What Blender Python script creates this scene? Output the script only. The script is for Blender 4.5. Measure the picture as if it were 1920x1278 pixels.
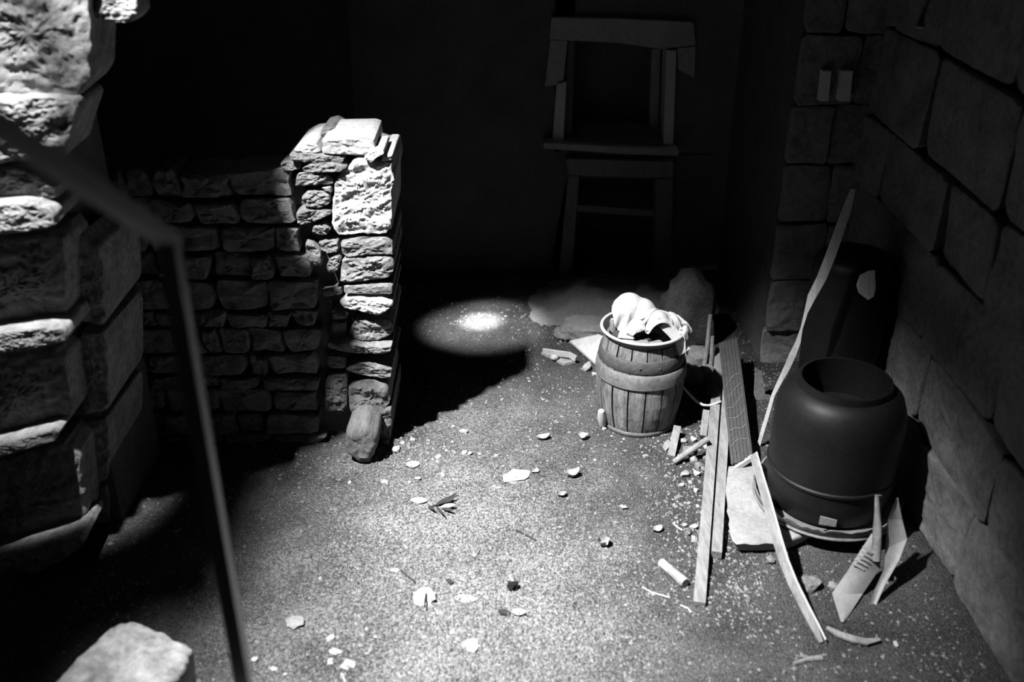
import bpy, bmesh, math, random
import numpy as np
from mathutils import Vector, Matrix, noise

for _o in list(bpy.data.objects):
    bpy.data.objects.remove(_o, do_unlink=True)
scene = bpy.context.scene
COL = scene.collection

# ------------------------------------------------------------------ camera
CAM_H, PITCH, FPX = 2.5, math.radians(27), 1920 * 35 / 36
cam_data = bpy.data.cameras.new('camera')
cam_data.lens = 35
cam_data.sensor_width = 36
cam_data.clip_start = 0.05
cam_data.dof.use_dof = True
cam_data.dof.focus_distance = 4.5
cam_data.dof.aperture_fstop = 1.3
cam = bpy.data.objects.new('camera', cam_data)
COL.objects.link(cam)
cam.location = (0, 0, CAM_H)
cam.rotation_euler = (math.pi / 2 - PITCH, 0, 0)
scene.camera = cam

# ------------------------------------------------------------------ world, lights, exposure
scene.view_settings.view_transform = 'Standard'
scene.view_settings.look = 'None'
scene.view_settings.gamma = 1.0
scene.view_settings.use_curve_mapping = False
scene.view_settings.exposure = 0.0
world = bpy.data.worlds.new('overcast_sky')
scene.world = world
world.use_nodes = True
world.node_tree.nodes['Background'].inputs[0].default_value = (0.8, 0.8, 0.8, 1)
world.node_tree.nodes['Background'].inputs[1].default_value = 1.0

LIGHT_POS = Vector((-2.15, 1.75, 5.30))      # bright sky above the hole in the vault


def spot(name, pos, target, power, angle, blend, radius):
    d = bpy.data.lights.new(name, 'SPOT')
    d.energy = power
    d.spot_size = math.radians(angle)
    d.spot_blend = blend
    d.shadow_soft_size = radius
    o = bpy.data.objects.new(name, d)
    COL.objects.link(o)
    o.location = pos
    o.rotation_euler = (Vector(target) - Vector(pos)).to_track_quat('-Z', 'Y').to_euler()
    return o


spot('daylight_shaft', LIGHT_POS, (-0.22, 3.18, 0.0), 8600, 39, 1.0, 0.09)
SHAFT2 = Vector((-1.9, 4.75, 4.6))
spot('narrow_daylight_shaft', SHAFT2, (-0.16, 5.10, 0.0), 5200, 9.0, 1.0, 0.03)
spot('pencil_daylight_shaft', SHAFT2 + Vector((0.03, 0, 0)), (-0.18, 5.16, 0.0), 30000, 3.4, 1.0, 0.03)
PIER_SPOT = Vector((-1.30, 2.35, 4.6))  # added lamp, its cone tuned to light only the pier stones
spot('added_pier_spot', PIER_SPOT, (-1.80, 3.42, 0.0), 2600, 9.8, 0.8, 0.05)

# ------------------------------------------------------------------ pixel to place
CP, SP = math.cos(PITCH), math.sin(PITCH)


def ray(px, py):
    u, v = (px - 960) / FPX, (py - 639) / FPX
    return Vector((u, CP - v * SP, -SP - v * CP))


def aty(px, py, Y):
    r = ray(px, py)
    return Vector((0, 0, CAM_H)) + r * (Y / r.y)


def atz(px, py, z=0.0):
    r = ray(px, py)
    return Vector((0, 0, CAM_H)) + r * ((z - CAM_H) / r.z)


def H(x, y):
    n = noise.noise
    h = 0.016 * n(Vector((x * 1.1, y * 1.1, 3.1))) + 0.006 * n(Vector((x * 4.0, y * 4.0, 7.7)))
    h += 0.0025 * n(Vector((x * 15, y * 15, 1.2)))
    h += 0.035 * max(0.0, min(1.0, (x - 0.75) / 0.5)) * max(0.0, min(1.0, (y - 3.2) / 1.0))
    return h


def fl(px, py, dz=0.0):
    p = atz(px, py, 0)
    for _ in range(4):
        p = atz(px, py, H(p.x, p.y) + dz)
    return p


# ------------------------------------------------------------------ materials
def mat(name, lo, hi, scale=6.0, bump=0.3, rough=0.9, stretch=(1, 1, 1), fine=60.0, spec=0.2,
        metal=0.0, contrast=(0.35, 0.65), cells=0.0):
    lo, hi = lo * ALB, hi * ALB
    m = bpy.data.materials.new(name)
    m.use_nodes = True
    nt = m.node_tree
    b = nt.nodes['Principled BSDF']
    b.inputs['Roughness'].default_value = rough
    b.inputs['Specular IOR Level'].default_value = spec
    b.inputs['Metallic'].default_value = metal
    tc = nt.nodes.new('ShaderNodeTexCoord')
    oi = nt.nodes.new('ShaderNodeObjectInfo')
    mul = nt.nodes.new('ShaderNodeMath'); mul.operation = 'MULTIPLY'; mul.inputs[1].default_value = 37.0
    nt.links.new(oi.outputs['Random'], mul.inputs[0])
    add = nt.nodes.new('ShaderNodeVectorMath'); add.operation = 'ADD'
    nt.links.new(tc.outputs['Object'], add.inputs[0])
    nt.links.new(mul.outputs[0], add.inputs[1])
    mp = nt.nodes.new('ShaderNodeMapping')
    mp.inputs['Scale'].default_value = stretch
    nt.links.new(add.outputs[0], mp.inputs['Vector'])
    n1 = nt.nodes.new('ShaderNodeTexNoise')
    n1.inputs['Scale'].default_value = scale
    n1.inputs['Detail'].default_value = 8
    n1.inputs['Roughness'].default_value = 0.65
    n2 = nt.nodes.new('ShaderNodeTexNoise')
    n2.inputs['Scale'].default_value = fine
    n2.inputs['Detail'].default_value = 6
    n2.inputs['Roughness'].default_value = 0.7
    for n in (n1, n2):
        nt.links.new(mp.outputs[0], n.inputs['Vector'])
    mx = nt.nodes.new('ShaderNodeMath'); mx.operation = 'MULTIPLY_ADD'
    mx.inputs[1].default_value = 0.5
    nt.links.new(n2.outputs['Fac'], mx.inputs[0])
    hf = nt.nodes.new('ShaderNodeMath'); hf.operation = 'MULTIPLY'; hf.inputs[1].default_value = 0.5
    nt.links.new(n1.outputs['Fac'], hf.inputs[0])
    nt.links.new(hf.outputs[0], mx.inputs[2])
    src = mx.outputs[0]
    ramp = nt.nodes.new('ShaderNodeValToRGB')
    ramp.color_ramp.elements[0].position = contrast[0]
    ramp.color_ramp.elements[1].position = contrast[1]
    ramp.color_ramp.elements[0].color = (lo, lo, lo, 1)
    ramp.color_ramp.elements[1].color = (hi, hi, hi, 1)
    nt.links.new(src, ramp.inputs[0])
    nt.links.new(ramp.outputs[0], b.inputs['Base Color'])
    bp = nt.nodes.new('ShaderNodeBump')
    bp.inputs['Strength'].default_value = bump
    bp.inputs['Distance'].default_value = 0.02
    hsrc = src
    if cells:
        vo = nt.nodes.new('ShaderNodeTexVoronoi')
        vo.inputs['Scale'].default_value = cells
        nt.links.new(mp.outputs[0], vo.inputs['Vector'])
        s2 = nt.nodes.new('ShaderNodeMath'); s2.operation = 'MULTIPLY_ADD'
        s2.inputs[1].default_value = -0.5
        nt.links.new(vo.outputs['Distance'], s2.inputs[0])
        nt.links.new(src, s2.inputs[2])
        hsrc = s2.outputs[0]
    nt.links.new(hsrc, bp.inputs['Height'])
    nt.links.new(bp.outputs[0], b.inputs['Normal'])
    return m


M = {}
ALB = 0.56      # the photograph's tones are deep: base colours scaled down to keep bounced light low
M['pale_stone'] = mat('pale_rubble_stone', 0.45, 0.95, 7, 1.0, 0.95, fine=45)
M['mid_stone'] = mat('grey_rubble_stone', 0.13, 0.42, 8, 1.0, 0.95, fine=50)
M['band_stone'] = mat('banded_stone', 0.12, 0.32, 6, 0.9, 0.95, stretch=(4, 1, 0.8), fine=40)  # banded; darker tone also puts shade into the wall's lowest stones
M['near_stone'] = mat('rough_pier_stone', 0.16, 0.62, 9, 1.0, 0.95, fine=40)
M['ashlar'] = mat('dressed_wall_stone', 0.15, 0.42, 5, 0.8, 0.95, fine=35)
M['mortar'] = mat('dark_mortar', 0.10, 0.20, 9, 0.6, 1.0)
M['plaster'] = mat('sooty_plaster', 0.12, 0.24, 3, 0.5, 1.0)
M['dirt'] = mat('dry_dirt_floor', 0.05, 0.42, 2.4, 1.0, 1.0, fine=110, contrast=(0.36, 0.66), cells=140)
def gravel_and_light_pool(m):  # paler gravel patch; the light pool's falloff is painted into it too
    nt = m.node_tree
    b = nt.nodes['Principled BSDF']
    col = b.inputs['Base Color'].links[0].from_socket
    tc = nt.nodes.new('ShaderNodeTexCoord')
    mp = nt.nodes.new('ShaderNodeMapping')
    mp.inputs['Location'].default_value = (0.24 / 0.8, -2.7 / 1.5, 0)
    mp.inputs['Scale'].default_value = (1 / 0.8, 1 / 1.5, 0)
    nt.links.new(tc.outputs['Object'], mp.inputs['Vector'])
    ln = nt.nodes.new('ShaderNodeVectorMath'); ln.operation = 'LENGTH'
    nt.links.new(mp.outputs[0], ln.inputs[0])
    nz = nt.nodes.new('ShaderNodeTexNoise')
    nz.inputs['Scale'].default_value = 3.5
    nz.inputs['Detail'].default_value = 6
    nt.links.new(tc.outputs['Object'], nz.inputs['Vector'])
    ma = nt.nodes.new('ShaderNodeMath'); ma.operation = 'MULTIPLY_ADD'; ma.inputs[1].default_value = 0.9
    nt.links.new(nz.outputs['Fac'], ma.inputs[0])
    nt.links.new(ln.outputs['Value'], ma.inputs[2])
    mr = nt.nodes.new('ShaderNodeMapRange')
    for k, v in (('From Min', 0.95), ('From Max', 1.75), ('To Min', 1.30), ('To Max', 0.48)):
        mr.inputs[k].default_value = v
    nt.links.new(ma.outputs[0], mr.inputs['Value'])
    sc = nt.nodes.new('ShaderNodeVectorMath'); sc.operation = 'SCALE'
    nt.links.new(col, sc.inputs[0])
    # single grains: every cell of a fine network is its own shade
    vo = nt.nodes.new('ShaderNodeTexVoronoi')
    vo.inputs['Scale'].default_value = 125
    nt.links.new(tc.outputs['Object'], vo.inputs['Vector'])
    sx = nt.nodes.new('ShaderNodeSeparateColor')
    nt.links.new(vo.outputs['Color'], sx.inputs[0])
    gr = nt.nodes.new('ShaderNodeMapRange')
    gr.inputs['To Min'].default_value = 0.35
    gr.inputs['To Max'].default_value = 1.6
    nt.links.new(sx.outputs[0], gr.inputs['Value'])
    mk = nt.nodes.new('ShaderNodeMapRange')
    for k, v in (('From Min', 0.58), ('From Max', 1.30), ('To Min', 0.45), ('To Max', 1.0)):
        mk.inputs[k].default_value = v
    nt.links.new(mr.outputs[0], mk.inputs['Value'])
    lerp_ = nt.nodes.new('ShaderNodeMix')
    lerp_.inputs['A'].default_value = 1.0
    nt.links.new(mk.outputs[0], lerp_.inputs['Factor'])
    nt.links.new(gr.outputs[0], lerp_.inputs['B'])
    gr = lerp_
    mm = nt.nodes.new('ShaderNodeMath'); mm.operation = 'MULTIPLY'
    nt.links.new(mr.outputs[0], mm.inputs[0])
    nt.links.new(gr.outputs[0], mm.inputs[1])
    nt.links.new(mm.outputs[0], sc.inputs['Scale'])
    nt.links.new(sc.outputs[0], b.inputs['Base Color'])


gravel_and_light_pool(M['dirt'])
M['gravel'] = mat('gravel_grit', 0.07, 0.48, 30, 0.2, 1.0, fine=90)
M['chip'] = mat('pale_chip', 0.40, 0.75, 12, 0.3, 0.9)
M['grey_chip'] = mat('grey_chip', 0.25, 0.5, 12, 0.5, 0.9)
M['leaf'] = mat('dry_leaf', 0.30, 0.50, 14, 0.3, 0.8)
M['dark_leaf'] = mat('brown_leaf', 0.02, 0.06, 14, 0.3, 0.8)
M['wood'] = mat('weathered_grey_wood', 0.18, 0.46, 6, 0.5, 0.85, stretch=(5, 0.7, 3), fine=30)
M['pale_wood'] = mat('pale_wood', 0.55, 0.85, 6, 0.25, 0.8, fine=40)
M['dark_wood'] = mat('dark_wood', 0.05, 0.12, 6, 0.4, 0.85, stretch=(6, 6, 1))
M['stave'] = mat('barrel_stave_wood', 0.05, 0.40, 9, 0.5, 0.75, stretch=(2.2, 2.2, 0.5), fine=30, contrast=(0.36, 0.64))
M['hoop'] = mat('rusty_hoop_iron', 0.05, 0.12, 16, 0.4, 0.6, spec=0.4)
M['pale_hoop'] = mat('worn_hoop_iron', 0.09, 0.26, 10, 0.3, 0.6, spec=0.4)
M['enamel'] = mat('chipped_enamel', 0.55, 0.78, 9, 0.1, 0.4, spec=0.5)
M['enamel_dark'] = mat('dark_enamel', 0.05, 0.10, 9, 0.1, 0.45, spec=0.5)
M['cloth'] = mat('white_cotton', 0.62, 0.85, 8, 0.25, 0.95, fine=70)
M['drum'] = mat('dark_drum_plastic', 0.008, 0.018, 5, 0.08, 0.5, spec=0.22)
M['label'] = mat('torn_paper_label', 1.0, 1.3, 10, 0.1, 0.9)
M['tub'] = mat('galvanised_tub', 0.14, 0.30, 14, 0.3, 0.6, spec=0.4)
M['steel'] = mat('painted_steel', 0.75, 0.95, 12, 0.1, 0.4, spec=0.6)
M['window_plaster'] = mat('window_surround_plaster', 0.4, 0.7, 5, 0.4, 0.95)
M['old_paint'] = mat('old_painted_wood', 0.75, 0.95, 8, 0.3, 0.8)
M['slab'] = mat('pale_slab', 0.26, 0.50, 6, 0.5, 0.95, fine=50)
M['sheet'] = mat('dull_sheet_metal', 0.28, 0.42, 8, 0.15, 0.55, spec=0.4)
M['sack'] = mat('dusty_sackcloth', 0.20, 0.36, 8, 0.5, 1.0)
M['dark_rock'] = mat('dark_boulder_stone', 0.07, 0.20, 7, 0.9, 0.95)
M['door_wood'] = mat('old_door_timber', 0.25, 0.42, 6, 0.4, 0.85, stretch=(6, 6, 1))
M['black'] = mat('charred_bit', 0.008, 0.02, 20, 0.8, 0.9)


# ------------------------------------------------------------------ mesh helpers
class MB:
    def __init__(self):
        self.v, self.f = [], []

    def quadstrip(self, rows, close_u=True, cap0=True, cap1=True):
        b = len(self.v)
        n = len(rows[0])
        for r in rows:
            self.v += [Vector(p) for p in r]
        for i in range(len(rows) - 1):
            for j in range(n if close_u else n - 1):
                k = (j + 1) % n
                self.f.append((b + i * n + j, b + i * n + k, b + (i + 1) * n + k, b + (i + 1) * n + j))
        if cap0:
            self.f.append(tuple(b + j for j in reversed(range(n))))
        if cap1:
            self.f.append(tuple(b + (len(rows) - 1) * n + j for j in range(n)))
        return self

    def tube(self, path, radii, n=8):
        path = [Vector(p) for p in path]
        if not hasattr(radii, '__len__'):
            radii = [radii] * len(path)
        rows = []
        for i, p in enumerate(path):
            t = (path[min(i + 1, len(path) - 1)] - path[max(i - 1, 0)]).normalized()
            a = Vector((0, 0, 1)) if abs(t.z) < 0.9 else Vector((1, 0, 0))
            s = t.cross(a).normalized()
            q = s.cross(t)
            rows.append([p + (s * math.cos(2 * math.pi * k / n) + q * math.sin(2 * math.pi * k / n)) * radii[i] for k in range(n)])
        return self.quadstrip(rows)

    def bar(self, path, widths, thick, side):
        """flat bar along a path; side = width direction (one vector or one for each point)"""
        path = [Vector(p) for p in path]
        m = len(path)
        if not hasattr(widths, '__len__'):
            widths = [widths] * m
        sides = side if isinstance(side, list) else [side] * m
        rows = []
        for i, p in enumerate(path):
            t = (path[min(i + 1, m - 1)] - path[max(i - 1, 0)]).normalized()
            s = Vector(sides[i])
            s = (s - t * s.dot(t)).normalized()
            q = s.cross(t) * (thick / 2)
            s = s * (widths[i] / 2)
            rows.append([p - s - q, p + s - q, p + s + q, p - s + q])
        return self.quadstrip(rows)

    def box(self, c, size, rz=0.0):
        c = Vector(c)
        R = Matrix.Rotation(rz, 3, 'Z')
        x, y, z = [s / 2 for s in size]
        rows = [[c + R @ Vector((sx * x, sy * y, zz)) for sx, sy in ((-1, -1), (1, -1), (1, 1), (-1, 1))] for zz in (-z, z)]
        return self.quadstrip(rows)

    def lathe(self, prof, c, n=40, a0=0.0, a1=None, wob=None):
        c = Vector(c)
        full = a1 is None
        a1 = a0 + 2 * math.pi if full else a1
        cnt = n if full else n + 1
        rows = []
        for r, z in prof:
            rows.append([c + Vector((r * math.cos(a), r * math.sin(a), z + (wob(a, r, z) if wob else 0)))
                         for a in [a0 + (a1 - a0) * k / n for k in range(cnt)]])
        return self.quadstrip(rows, close_u=full, cap0=False, cap1=False)

    def poly(self, pts, thick, nrm):
        nrm = Vector(nrm).normalized() * (thick / 2)
        pts = [Vector(p) for p in pts]
        return self.quadstrip([[p - nrm for p in pts], [p + nrm for p in pts]])

    def rock(self, c, size, seed=0, sub=2, rough=0.28, yaw=0.0, freq=1.6):
        bm = bmesh.new()
        bmesh.ops.create_icosphere(bm, subdivisions=sub, radius=1)
        R = Matrix.Rotation(yaw, 3, 'Z')
        b = len(self.v)
        off = Vector((seed * 3.7, seed * 1.3, seed * 7.1))
        for v in bm.verts:
            d = v.co.normalized()
            e = Vector([math.copysign(abs(t) ** 0.75, t) for t in d])
            k = 1 + rough * noise.noise(d * freq + off) + rough * 0.5 * noise.noise(d * freq * 2.6 + off)
            self.v.append(Vector(c) + R @ Vector((e.x * size[0] * k, e.y * size[1] * k, e.z * size[2] * k)))
        for f in bm.faces:
            self.f.append(tuple(b + v.index for v in f.verts))
        bm.free()
        return self


def link(name, mb, material, parent=None, smooth=False, origin='base'):
    vs = [Vector(v) for v in mb.v]
    if parent is not None:
        o0 = Vector(PLOC.get(parent.name, (0, 0, 0)))
    else:
        xs = [v.x for v in vs]; ys = [v.y for v in vs]; zs = [v.z for v in vs]
        o0 = Vector(((min(xs) + max(xs)) / 2, (min(ys) + max(ys)) / 2, min(zs)))
        if origin == 'world':
            o0 = Vector((0, 0, 0))
    c = Vector((0, 0, 0))
    if parent is not None:
        for v in vs:
            c += v
        c /= max(1, len(vs))
        loc = c - o0
        base = c
    else:
        loc = o0
        base = o0
    me = bpy.data.meshes.new(name)
    me.from_pydata([tuple(v - base) for v in vs], [], mb.f)
    me.validate()
    bm = bmesh.new(); bm.from_mesh(me)
    bmesh.ops.recalc_face_normals(bm, faces=bm.faces)
    bm.to_mesh(me); bm.free()
    if smooth:
        me.polygons.foreach_set('use_smooth', [True] * len(me.polygons))
        me.set_sharp_from_angle(angle=math.radians(smooth if smooth > 1 else 50))
    me.materials.append(M[material] if isinstance(material, str) else material)
    o = bpy.data.objects.new(name, me)
    COL.objects.link(o)
    o.location = loc
    if parent is not None:
        o.parent = parent
    PLOC[o.name] = tuple(base)
    return o


PLOC = {}


def thing(name, label, cat, loc, group=None):
    o = bpy.data.objects.new(name, None)
    o.empty_display_size = 0.1
    COL.objects.link(o)
    o.location = loc
    PLOC[o.name] = tuple(loc)
    o['label'] = label
    o['category'] = cat
    if group:
        o['group'] = group
    return o


def tag(o, label, cat, group=None):
    o['label'] = label
    o['category'] = cat
    if group:
        o['group'] = group
    return o


def struct(o, label):
    o['kind'] = 'structure'
    o['label'] = label
    return o


def resample(pts, n, smooth=1):
    pts = [Vector(p) for p in pts]
    for _ in range(smooth):
        q = []
        for i, p in enumerate(pts):
            w = pts[(i + 1) % len(pts)]
            q += [p * 0.88 + w * 0.12, p * 0.12 + w * 0.88]
        pts = q
    L = [0.0]
    for i in range(len(pts)):
        L.append(L[-1] + (pts[(i + 1) % len(pts)] - pts[i]).length)
    out = []
    j = 0
    for k in range(n):
        t = L[-1] * k / n
        while L[j + 1] < t:
            j += 1
        a = (t - L[j]) / max(1e-9, L[j + 1] - L[j])
        out.append(pts[j].lerp(pts[(j + 1) % len(pts)], a))
    return out


def stone(mb, pts, nrm, depth, bulge=0.02, rough=0.02, seed=0, n=36, rings=(0.93, 0.8, 0.62, 0.42, 0.22), freq=9.0, edge=0.010, ragged=0.05):
    """stone whose face outline is pts (3D), broken unevenly along nrm and running back by depth"""
    nrm = Vector(nrm).normalized()
    pts = resample(pts, n)
    c = sum(pts, Vector()) / n
    off = Vector((seed * 5.3, seed * 2.1, seed * 9.7))
    size = sum((p - c).length for p in pts) / n
    tilt = Vector((noise.noise(off), noise.noise(off + Vector((4, 4, 4))), noise.noise(off + Vector((8, 1, 3))))) * 0.35

    def disp(p, s):
        q = Vector((p.x, p.y, p.z * 1.7)) * freq + off
        a = noise.noise(q) * 0.55
        a += (0.5 - abs(noise.noise(q * 2.1))) * 0.45
        a += noise.noise(q * 4.7) * 0.22 + noise.noise(q * 9.5) * 0.12
        k = min(1.0, (1 - s) * 6 + 0.35)
        return p + nrm * (bulge * (1 - s ** 6) + rough * a * k + tilt.dot(p - c) * min(0.5, rough / size * 4))
    jit = [1 + ragged * noise.noise(p * 22 + off) + ragged * 0.6 * noise.noise(p * 60 + off) for p in pts]
    rows = [[c + (p - c) * 0.94 - nrm * depth for p in pts],
            [c + (p - c) * 0.97 - nrm * (depth * 0.5) for p in pts],
            [c + (p - c) * j - nrm * (edge + tilt.dot(c - p) * min(0.5, rough / size * 4)) for p, j in zip(pts, jit)]]
    rings = (0.975,) + tuple(rings)
    for s in rings:
        rows.append([disp(c + (p - c) * s * (1 + (j - 1) * s), s) for p, j in zip(pts, jit)])
    b = len(mb.v)
    mb.quadstrip(rows, cap0=True, cap1=False)
    mb.v.append(disp(c, 0))
    ci = len(mb.v) - 1
    l0 = b + (len(rows) - 1) * n
    for j in range(n):
        mb.f.append((l0 + j, l0 + (j + 1) % n, ci))
    return mb


RND = random.Random(11)

# ------------------------------------------------------------------ floor
def grid(x0, x1, y0, y1, nx, ny):
    mb = MB()
    for j in range(ny + 1):
        for i in range(nx + 1):
            x = x0 + (x1 - x0) * i / nx
            y = y0 + (y1 - y0) * j / ny
            mb.v.append(Vector((x, y, H(x, y))))
    for j in range(ny):
        for i in range(nx):
            a = j * (nx + 1) + i
            mb.f.append((a, a + 1, a + nx + 2, a + nx + 1))
    return mb


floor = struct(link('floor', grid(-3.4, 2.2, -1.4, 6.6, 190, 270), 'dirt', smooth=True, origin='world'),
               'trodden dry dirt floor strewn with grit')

# ------------------------------------------------------------------ walls
WY = 3.87          # face of the rubble wall in the middle
NF = Vector((0, -1, 0))
mid = struct(link('wall_middle', MB().box((-1.86, WY + 0.26, 0.62), (2.56, 0.36, 1.24)), 'mortar', origin='world'),
             'dry rubble stone wall ending in a squared edge, lit from above')


def px_stone(parent, name, pts, Y, depth, material, seed, bulge=0.015, rough=0.02, n=36, rings=(0.93, 0.8, 0.62, 0.42, 0.22), freq=9.0, smooth=True):
    mb = stone(MB(), [aty(x, y, Y) for x, y in pts], NF, depth, bulge, rough, seed, n, rings, freq)
    return link(name, mb, material, parent, smooth=smooth)


TR = [
    # outline, face depth offset, thickness, material, roughness
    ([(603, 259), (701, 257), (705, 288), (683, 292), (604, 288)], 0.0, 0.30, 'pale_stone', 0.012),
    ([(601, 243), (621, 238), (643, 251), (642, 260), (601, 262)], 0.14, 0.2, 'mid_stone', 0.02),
    ([(550, 280), (573, 268), (593, 266), (603, 285), (575, 287), (556, 285)], 0.02, 0.3, 'pale_stone', 0.012),
    ([(541, 288), (600, 290), (648, 294), (642, 305), (600, 305), (545, 303)], 0.0, 0.3, 'mid_stone', 0.02),
    ([(565, 318), (580, 307), (630, 304), (652, 312), (640, 322), (600, 323), (570, 324)], -0.01, 0.3, 'mid_stone', 0.02),
    ([(526, 304), (562, 303), (564, 317), (531, 320)], 0.02, 0.3, 'mid_stone', 0.02),
    ([(556, 327), (579, 323), (615, 327), (625, 338), (624, 345), (581, 348), (553, 349)], 0.0, 0.3, 'mid_stone', 0.02),
    ([(565, 371), (576, 358), (604, 358), (619, 366), (619, 381), (601, 390), (570, 388)], 0.0, 0.3, 'mid_stone', 0.02),
    ([(603, 351), (620, 350), (623, 361), (610, 357)], 0.0, 0.2, 'mid_stone', 0.01),
    ([(553, 399), (570, 391), (621, 394), (621, 401), (593, 414), (559, 422)], 0.0, 0.3, 'mid_stone', 0.02),
    ([(587, 424), (607, 417), (621, 428), (612, 440), (584, 437)], 0.01, 0.3, 'mid_stone', 0.02),
    ([(572, 452), (586, 456), (602, 474), (604, 496), (590, 500), (574, 482)], 0.01, 0.3, 'mid_stone', 0.02),
    ([(595, 456), (612, 451), (633, 453), (636, 471), (615, 476), (601, 468)], 0.0, 0.3, 'mid_stone', 0.02),
    ([(612, 499), (618, 484), (636, 477), (640, 484), (634, 507), (615, 510)], 0.0, 0.3, 'mid_stone', 0.02),
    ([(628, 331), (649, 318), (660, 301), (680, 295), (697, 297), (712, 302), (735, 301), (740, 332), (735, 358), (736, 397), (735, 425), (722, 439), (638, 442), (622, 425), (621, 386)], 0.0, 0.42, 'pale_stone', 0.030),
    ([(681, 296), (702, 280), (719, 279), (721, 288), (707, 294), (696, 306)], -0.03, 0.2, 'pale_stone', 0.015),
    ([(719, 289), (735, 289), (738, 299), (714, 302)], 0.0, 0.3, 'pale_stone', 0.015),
    ([(638, 454), (660, 448), (691, 444), (725, 445), (736, 454), (738, 478), (690, 477), (655, 481), (641, 475)], 0.0, 0.42, 'mid_stone', 0.02),
    ([(643, 484), (690, 480), (738, 481), (739, 507), (731, 520), (677, 528), (636, 530), (638, 508)], 0.0, 0.42, 'mid_stone', 0.025),
    ([(643, 535), (690, 534), (736, 533), (735, 551), (690, 551), (645, 550)], -0.01, 0.42, 'mid_stone', 0.01),
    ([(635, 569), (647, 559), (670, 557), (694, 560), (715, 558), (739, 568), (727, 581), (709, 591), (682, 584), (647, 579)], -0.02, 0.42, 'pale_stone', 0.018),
    ([(655, 618), (668, 596), (727, 599), (737, 609), (736, 627), (706, 639), (655, 633)], 0.02, 0.42, 'mid_stone', 0.02),
    ([(611, 642), (655, 638), (688, 647), (736, 648), (733, 660), (706, 664), (647, 661), (614, 651)], -0.02, 0.42, 'mid_stone', 0.018),
    ([(644, 692), (673, 678), (706, 682), (737, 691), (734, 707), (709, 707), (670, 701)], 0.0, 0.42, 'mid_stone', 0.018),
    ([(652, 730), (673, 716), (697, 710), (727, 722), (733, 749), (720, 778), (688, 784), (655, 772)], 0.0, 0.42, 'band_stone', 0.02),
    ([(724, 762), (735, 762), (735, 797), (720, 811), (712, 788)], 0.0, 0.42, 'band_stone', 0.015),
    ([(623, 580), (641, 588), (652, 597), (623, 599)], 0.01, 0.3, 'mid_stone', 0.012),
    ([(604, 545), (640, 538), (642, 551), (608, 556)], 0.02, 0.3, 'mid_stone', 0.012),
    ([(622, 603), (650, 602), (650, 634), (618, 634)], 0.03, 0.3, 'mid_stone', 0.012),
    ([(612, 668), (650, 668), (648, 690), (616, 690)], 0.03, 0.3, 'mid_stone', 0.012),
    ([(610, 705), (652, 700), (650, 770), (606, 772)], 0.02, 0.3, 'band_stone', 0.02),
    ([(712, 800), (733, 802), (732, 826), (708, 838)], 0.02, 0.42, 'mid_stone', 0.01),
]
for i, (pts, dy, dep, mt, rg) in enumerate(TR):
    big = i == 14
    px_stone(mid, 'stone', pts, WY + dy, dep, mt, i + 1, 0.004, rg * (1.0 if big else 1.3), 110 if big else 60,
             tuple(0.95 - 0.05 * k for k in range(19)) if big else (0.93, 0.85, 0.74, 0.62, 0.5, 0.38, 0.25, 0.12), 13 if big else 15, smooth=30)
# the boulder at the foot of the edge
bl = stone(MB(), [aty(x, y, 3.72) for x, y in [(648, 806), (664, 788), (690, 789), (710, 806), (710, 829), (694, 864), (676, 864), (648, 846)]], NF, 0.2, 0.03, 0.02, 77, 60, (0.93, 0.85, 0.74, 0.62, 0.5, 0.38, 0.25, 0.12))
link('stone', bl, 'band_stone', mid, smooth=True)


def edge_x(py):
    pts = [(240, 548), (300, 522), (345, 548), (450, 568), (520, 602), (560, 600), (650, 606), (780, 600), (900, 640)]
    for (a, xa), (b, xb) in zip(pts, pts[1:]):
        if a <= py <= b:
            return xa + (xb - xa) * (py - a) / (b - a)
    return pts[0][1] if py < pts[0][0] else pts[-1][1]


z = 1.30
row = 0
rr = random.Random(5)
while z > 0.03:
    hgt = rr.uniform(0.075, 0.15)
    z0 = max(0.0, z - hgt)
    zc = (z + z0) / 2
    # image row of this height on the face
    py = 639 + FPX * math.tan(math.atan2(CAM_H - zc, WY) - PITCH)
    dep = WY * CP + (CAM_H - zc) * SP
    xr = (edge_x(py) - 960) / FPX * dep - 0.012
    x = xr
    while x > -2.9:
        w = rr.uniform(0.07, 0.30)
        g = 0.008
        xa, xb = x - w + g, x - g
        j = lambda a: rr.uniform(-a, a)
        pts = [(xa + j(.022), z0 + g + j(.008)), ((xa + xb) / 2, z0 + g + j(.008)), (xb + j(.022), z0 + g + j(.008)),
               (xb + j(.008), zc), (xb + j(.022), z - g + j(.014)), ((xa + xb) / 2, z - g + j(.010)), (xa + j(.022), z - g + j(.014)), (xa + j(.008), zc)]
        yy = WY + rr.uniform(-0.012, 0.03)
        link('stone', stone(MB(), [Vector((a, yy, b)) for a, b in pts], NF, 0.2, 0.004, 0.035, row * 31 + len(pts) + int(-x * 50), 26, (0.85, 0.6, 0.35), 13), 'mid_stone', mid, smooth=30)
        x -= w
    z = z0
    row += 1

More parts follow.
